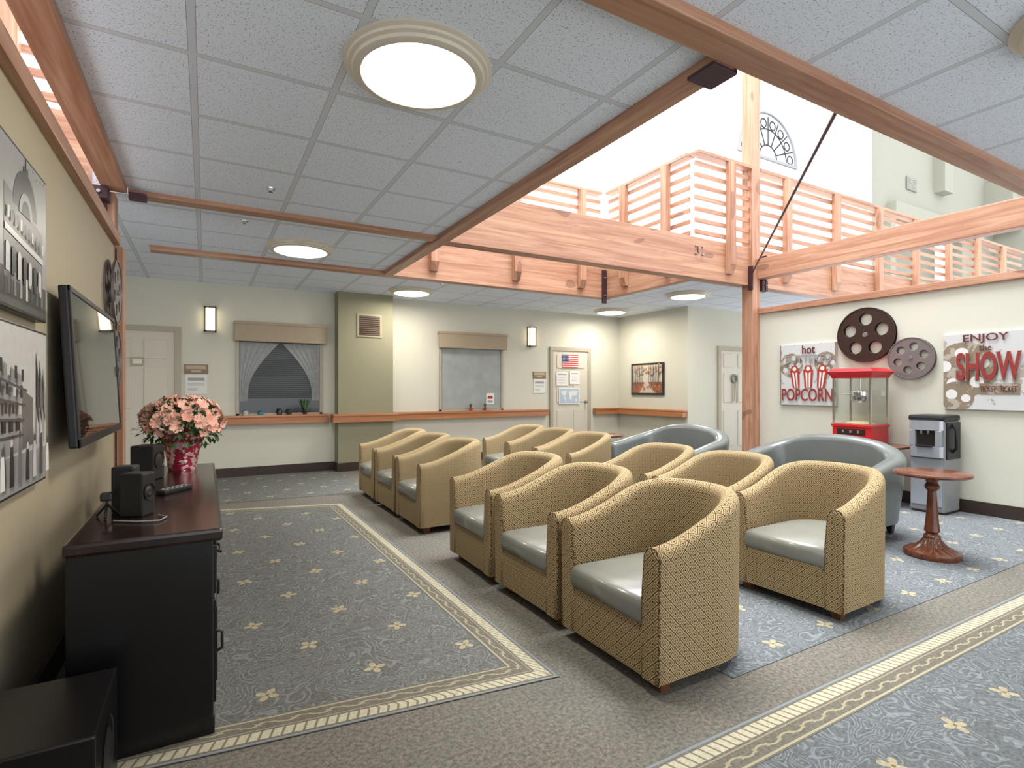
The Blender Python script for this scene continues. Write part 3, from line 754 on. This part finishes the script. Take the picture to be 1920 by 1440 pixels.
frustum(bm,(.19,.21),(.20,.22),.73,.76); frustum(bm,(.20,.22),(.225,.25),.7605,.80); frustum(bm,(.22,.245),(.17,.19),.8005,.84)
obj('canopy',done(bm,'canopy'),RED,p)
lathe('kettle',[(0,.46),(.07,.46),(.09,.49),(.095,.57),(.09,.59),(0,.60)],CHROME,p,32)
tubes('kettle_arm',[([(0,0,.60),(0,0,.73)],False),([(.0,.09,.55),(0,.18,.55)],False)],.009,CHROME,p)
box('cabinet_floor',(-.165,-.185,.215),(.165,.185,.222),CHROME,0,p)
lathe('popped_corn',[(.15,.223),(.12,.235),(.08,.245),(0,.25)],plain('popcorn_yellow',(.55,.46,.27),.9,0,.1,.4,60),p,30,kind='stuff')
# ---------------------------------------------------------------- water dispenser
w=empty('water_dispenser','silver and black freestanding bottleless water dispenser','water dispenser',(6.49,2.66,0))
boxes('body',[((-.15,-.15,.02),(.19,.15,.93),.02)],GREYB,w)
boxes('top_cap',[((-.18,-.158,.93),(.19,.158,.99),.025)],BLKP,w)
def prism(name,pts,z0,z1,mat,par):
    bm=bmesh.new(); A=[bm.verts.new((x,y,z0)) for x,y in pts]; B=[bm.verts.new((x,y,z1)) for x,y in pts]
    bm.faces.new(A[::-1]); bm.faces.new(B); n=len(pts)
    for i in range(n): bm.faces.new((A[i],A[(i+1)%n],B[(i+1)%n],B[i]))
    return obj(name,done(bm,name),mat,par)
arc=[(-.15-.055*max(0,math.cos(t))**.7,.148*math.sin(t)) for t in [-PI/2+PI*i/16 for i in range(17)]]
prism('front_panel',arc,.84,.935,GREYP,w); prism('lower_fascia',arc,.57,.68,GREYP,w)
box('alcove_side',(-.19,-.14,.68),(-.15,-.085,.84),GREYP,.008,w); box('alcove_side',(-.19,.085,.68),(-.15,.14,.84),GREYP,.008,w)
box('alcove',(-.158,-.085,.68),(-.148,.085,.84),FRAMEB,0,w)
box('drip_tray',(-.225,-.07,.672),(-.165,.07,.69),BLKP,.003,w)
for y in (-.03,.03): box('spout',(-.195,y-.01,.80),(-.16,y+.01,.845),CHROME,.003,w)
box('side_panel',(-.12,-.162,.55),(.17,-.148,.92),BLKP,.004,w)
box('lower_front',(-.162,-.135,.08),(-.148,.135,.55),GREYP,.004,w)
box('plinth',(-.14,-.14,0),(.17,.14,.025),FRAMEB,0,w)
tubes('bottle_handle',[([(.0,-.162,.62),(-.02,-.20,.66),(-.02,-.20,.84),(.0,-.162,.90)],False)],.014,BLKP,w)
# ---------------------------------------------------------------- back wall: doors
def door(n,lo,hi,y,top):
    boxes('trim_%d'%(10+n),[((lo-.07,y-.035,0),(lo,y,top+.07)),((hi,y-.035,0),(hi+.07,y,top+.07)),((lo,y-.035,top),(hi,y,top+.07))],DOORF,**ST)
    L=[((lo,y-.012,0.005),(hi,y,top),0)]
    wd=(hi-lo)
    for (z0,z1) in ((.18,.85),(1.0,1.55),(1.66,1.92)):
        for s in (0,1):
            x0=lo+.09+s*(wd/2-.02); x1=x0+wd/2-.16; L.append(((x0,y-.022,z0),(x1,y-.010,z1),.007))
    d=boxes('door_%d'%n,L,DOORM,**ST)
    h=lathe('doorknob',[(0,.06),(.02,.058),(.027,.045),(.02,.03),(.01,.02),(.012,.008),(.03,.006),(.03,0)],BOLT,d,20,loc=(hi-.06,y-.012,1.0)); h.rotation_euler=(PI/2,0,0)
    return d
door(1,-1.2,-.36,8.65,2.03)
door(2,5.82,6.66,8.65,2.0)
door(3,8.32,9.15,6.8,1.98)
RB=(PI/2,0,0)
def blindmat(a,b_,th):
    m,nt,b=newmat('blind_slats'); setp(b,.6)
    x,y,z=sep(nt,coords(nt)); f=((z/.03).fract()).lt(th)
    nt.links.new(mix(nt,f,a,b_),b.inputs['Base Color']); return m
def mottled():
    m,nt,b=newmat('frosted_pane'); setp(b,.18,0,.5); n=noise(nt,coords(nt),5,2,.5)
    nt.links.new(mix(nt,((n-.3)*2).m('MAXIMUM',0).m('MINIMUM',1),(.27,.30,.295),(.34,.37,.36)),b.inputs['Base Color']); return m
def win(n,x0,x1,z0,z1,dark):
    y=8.65
    boxes('window_%d'%n,[((x0-.04,y-.03,z0-.03),(x0,y,z1)),((x1,y-.03,z0-.03),(x1+.04,y,z1)),((x0-.04,y-.03,z1-.02),(x1+.04,y,z1+.02)),((x0-.04,y-.03,z0-.04),(x1+.04,y,z0))],DOORF,**ST)
    if dark: 
        box('window_%d_pane'%n,(x0,y-.005,z0),(x1,y-.001,z1),plain('night_glass',(.016,.020,.026),.08),**ST)
        b=box('window_blind',(x0+.02,y-.009,z0+.22),(x1-.02,y-.006,z1-.022),blindmat((.028,.033,.040),(.07,.08,.09),.35))
    else:
        b=box('window_blind',(x0+.001,y-.012,z0+.01),(x1-.001,y-.006,z1-.022),mottled())
    b['label']='horizontal slat blind behind window glass'; b['category']='blind'
    v=empty('window_valance','tan fabric box valance over window','valance')
    boxes('valance_board',[((x0-.06,y-.12,z1-.02),(x1+.08,y-.04,z1+.25),.006),((x0-.07,y-.13,z1+.22),(x1+.09,y-.005,z1+.26),.004)],VALM,v)
win(1,.42,1.52,.90,1.96,True); win(2,3.52,4.68,.90,1.98,False)
def curtain(xa,xb,side):
    m,nt,b=newmat('sheer'); setp(b,.9,0,0); 
    n=noise(nt,coords(nt),25,2)
    nt.links.new(mix(nt,n,(.48,.51,.52),(.72,.75,.76)),b.inputs['Base Color']); b.inputs['Alpha'].default_value=.40
    bm=bmesh.new(); R=[]
    for j in range(15):
        t=j/14; z=1.93-t*.85; pinch=1-.80*math.sin(min(1,t*1.15)*PI/2)
        row=[]
        for i in range(25):
            s=i/24; wd=(xb-xa)*pinch
            x=(xa+s*wd) if side<0 else (xb-s*wd)
            row.append(bm.verts.new((x,8.629-.008*math.sin(s*34),z)))
        R.append(row)
    for a,b2 in zip(R,R[1:]):
        for i in range(24): bm.faces.new((a[i],a[i+1],b2[i+1],b2[i]))
    o=obj('sheer_curtain',done(bm,'c'),m,smooth=True); o['label']='tied-back sheer curtain in window'; o['category']='curtain'
curtain(.43,.95,-1); curtain(.99,1.51,1)
for i,(x,c_,h) in enumerate(((.50,(.4,.4,.4),.07),(.70,(.06,.2,.25),.06),(.95,(.02,.02,.02),.09),(1.08,(.03,.03,.03),.08))):
    o=lathe('counter_jar',[(0,0),(.035,0),(.04,h*.6),(.025,h*.85),(.03,h),(0,h)],plain('jar',c_,.3),None,16,loc=(x,8.585,.876)); o['label']='small jar on the counter ledge below window'; o['category']='jar'; o['group']='jars on ledge'
for (x,cc) in ((1.30,LEAF),(4.05,LEAF),(4.33,LEAF)):
    e=empty('small_plant','small sprig plant in tiny pot on rail ledge','potted plant',(x,8.575,.876))
    lathe('pot',[(0,0),(.025,0),(.032,.05),(0,.05)],REDD if x>2 else BLKP,e,16)
    bm=bmesh.new()
    for i in range(9):
        t=i*.7; d=Vector((math.cos(t)*.5,math.sin(t)*.25,1)).normalized(); L=(.05+.02*(i%3)) if x>2 else .20; s=Vector((-math.sin(t),math.cos(t),0))*.007
        b0=Vector((0,0,.05)); vs=[bm.verts.new(q) for q in (b0-s,b0+d*L*.6-s*1.5,b0+d*L,b0+d*L*.6+s*1.5,b0+s)]; bm.faces.new(vs)
    obj('leaves',done(bm,'l'),cc,e)
def hrail(lab,L,mat):
    e=empty('handrail',lab,'handrail')
    boxes('rail_cap',[(a,b,.012) for a,b in L],mat,e)
    boxes('rail_board',[((a[0]+.0,a[1]+.012,a[2]-.085),(b[0],b[1],b[2]-.04)) for a,b in L],mat,e)
RY=wood('handrail_wood_y',(.32,.12,.045),(.46,.20,.08),1,.3)
hrail('orange-stained wooden handrail below window',[((-.25,8.53,.835),(1.64,8.65,.875))],RAILW)
hrail('orange-stained wooden handrail around column',[((1.66,8.30,.835),(2.66,8.40,.875)),((1.66,8.40,.835),(1.75,8.53,.875))],RAILW)
hrail('long orange-stained wooden handrail below window',[((2.67,8.53,.835),(5.68,8.65,.875))],RAILW)
hrail('orange-stained wooden handrail turning corner',[((6.80,8.53,.835),(7.36,8.65,.875))],RAILW)
hrail('orange-stained wooden handrail on side wall',[((7.36,6.80,.835),(7.48,8.65,.875))],RY)
def sconce(x,z0,z1):
    e=empty('wall_sconce','rectangular frosted glass wall sconce with metal back','wall light',(x,8.65,z0),group='wall sconces')
    h=z1-z0
    boxes('back_plate',[((-.07,-.02,0),(.07,0,h),.003),((-.075,-.10,0),(.075,0,.02)),((-.075,-.10,h-.02),(.075,0,h)),((-.075,-.1,0),(-.055,-.085,h)),((.055,-.1,0),(.075,-.085,h))],plain('sconce_metal',(.16,.12,.07),.4,.6),e)
    box('glass_shade',(-.06,-.09,.02),(.06,-.02,h-.02),SCON,.01,e)
sconce(.06,2.05,2.40); sconce(5.32,2.05,2.42)
o=boxes('air_vent',[((2.03,8.385,2.06),(2.42,8.4,2.42),.004)],plain('vent_frame',(.30,.26,.17),.5)); o['label']='brown louvred return-air vent on column'; o['category']='vent'
box('vent_back',(2.065,8.382,2.09),(2.385,8.386,2.39),plain('vent_back',(.02,.012,.008),.6),0,o)
boxes('louvre',[((2.07,8.374,2.095+k*.030),(2.38,8.383,2.107+k*.030)) for k in range(10)],plain('vent_dark',(.12,.07,.035),.5),o)
BROWN=plain('notice_brown',(.20,.13,.07),.5)
def notice(x,z):
    o=art('notice_holder','small brown room sign above white paper notice','notice',.29,.13,.012,(x,8.65,z),RB,BROWN,[('r',-.12,.0,.12,.05,WALLT),('r',-.06,-.045,.06,-.015,WALLT)])
    o['group']='wall notices'
    art('paper_sheet',None,None,.26,.27,.01,(0,-.21,0),(0,0,0),WHITE,[('r',-.10,-.02,.10,.02,g[4]),('r',-.10,.05,.10,.09,g[3]),('r',-.1,-.09,.02,-.05,g[4])],parent=o)
notice(-.11,1.53); notice(5.52,1.52)
FB=plain('flag_blue',(.02,.03,.16),.6); FRD=plain('flag_red',(.5,.02,.03),.6)
w_,h_=.38,.26
P=[('r',-w_/2,-h_/2+(2*i)*h_/13,w_/2,-h_/2+(2*i+1)*h_/13,FRD) for i in range(7)]+[('r',-w_/2,-h_/2+6*h_/13,-w_/2+.15,h_/2,FB)]
P+=[('c',-w_/2+.020+.028*i,h_/2-.020-.029*j,.006,WHITE) for i in range(5) for j in range(4)]
art('door_flag','small United States flag fixed to the door','flag',w_,h_,.006,(6.22,8.622,1.80),RB,WHITE,P)
art('door_poster','white printed notice sheets taped to door','poster',.27,.26,.004,(6.03,8.622,1.45),RB,WHITE,[('r',-.1,.08,.1,.1,g[3]),('r',-.1,.02,.06,.035,g[4]),('r',-.1,-.03,.08,-.015,g[4]),('r',-.1,-.08,.08,-.065,g[4])])
art('door_poster','white printed notice sheets taped to door','poster',.24,.26,.004,(6.33,8.622,1.48),RB,WHITE,[('r',-.08,.07,.08,.09,g[3]),('r',-.08,-.0,.05,.015,g[4]),('r',-.08,-.06,.05,-.045,g[4])])
MB=plain('map_blue',(.36,.45,.55),.5)
art('door_map','pale blue world map poster on door','map',.50,.32,.004,(6.20,8.622,1.12),RB,WHITE,[('r',-.23,-.14,.23,.14,MB),('p',[(-.20,.09),(-.06,.10),(-.09,.02),(-.13,-.0),(-.07,-.05),(-.09,-.12),(-.12,-.04),(-.16,.03)],WHITE),('p',[(-.01,.09),(.20,.10),(.17,.02),(.12,-.0),(.09,.02),(.06,-.0),(.05,-.10),(.01,-.05),(-.01,.03)],WHITE),('c',.16,-.08,.025,WHITE)])
art('door_plaque','small cream plaque with dark frame on door','plaque',.14,.11,.01,(-.78,8.622,1.62),RB,WALLT,[('r',-.05,-.03,.05,.03,WHITE)])
e=empty('door_wreath','small dried wreath with hanging ribbons on door','wreath',(8.68,6.76,1.45))
tubes('ring',[([(.07*math.cos(i*PI/10),.0,.07*math.sin(i*PI/10)) for i in range(20)],True)],.02,plain('wreath_grey',(.22,.25,.2),.8,0,.2,.4,60),e)
tubes('ribbon',[([(x,0,-.07),(x*1.4,.0,-.42-.1*abs(x)*10)],False) for x in (-.04,0,.04)],.007,WALLT,e)
# landscape picture
F=lambda c:plain('paint_%d'%int(c[0]*1000+c[1]*100),c,.5,0,.3,.25,30)
SKYP=F((.52,.48,.40)); TR=F((.10,.075,.07)); FG=F((.24,.11,.07)); FO=F((.40,.33,.29)); PT=F((.46,.40,.35)); RDL=F((.40,.14,.06)); AUT=F((.46,.24,.10))
P=[('r',-.40,-.27,.40,.27,SKYP),('r',-.40,-.27,.40,-.06,FG),('p',[(-.05,-.06),(.03,-.06),(.26,-.27),(-.20,-.27)],PT)]
for i in range(30):
    x=-.38+random.random()*.76; P.append(('c',x,-.09-random.random()*.15,.015+random.random()*.015,RDL if i%2 else FG))
for i in range(34):
    x=-.38+random.random()*.76; P.append(('c',x,.06+.16*random.random()+.04*abs(x)/.4,.02+.05*abs(x),(FO,AUT,FO)[i%3]))
for i in range(10):
    x=(-.37,-.30,-.24,-.17,-.11,.08,.14,.2,.27,.34)[i]; w2=.004+.010*abs(x)/.4; P.append(('p',[(x-w2,-.06-.12*abs(x)),(x+w2,-.06-.12*abs(x)),(x+w2*.6,.27),(x-w2*.6,.27)],TR))
art('framed_painting','dark-framed autumn woodland path painting','picture',.88,.62,.03,(7.48,7.80,1.45),RR,FRAMEB,P)
art('window_notice','small white notice on the window','notice',.16,.2,.004,(4.46,8.634,1.08),RB,WHITE,[('r',-.05,0,.05,.05,REDD),('r',-.05,-.07,.05,-.03,g[3])])
o=boxes('wall_outlet',[((5.16,8.642,.35),(5.24,8.65,.47),.002)],WHITE); o['label']='white wall outlet plate'; o['category']='outlet'
# ---------------------------------------------------------------- lighting
wd=bpy.data.worlds.new('world'); S.world=wd; wd.use_nodes=True
bg=wd.node_tree.nodes['Background']; bg.inputs[0].default_value=(.97,.985,1,1); bg.inputs[1].default_value=2.5
def area(name,loc,rot,sx,sy,power,col):
    l=bpy.data.lights.new(name,'AREA'); l.shape='RECTANGLE'; l.size=sx; l.size_y=sy; l.energy=power; l.color=col
    o=bpy.data.objects.new(name,l); COL.objects.link(o); o.location=loc; o.rotation_euler=rot; return o
area('skylight_lamp',(4.6,3.9,11.5),(0,0,0),6,5,3000,(.96,.98,1))
for p in LP:
    l=bpy.data.lights.new('ceiling_lamp','AREA'); l.shape='DISK'; l.size=.44; l.energy=32; l.color=(1,.92,.80)
    o=bpy.data.objects.new('ceiling_lamp',l); COL.objects.link(o); o.location=(p[0],p[1],CZ-.09)
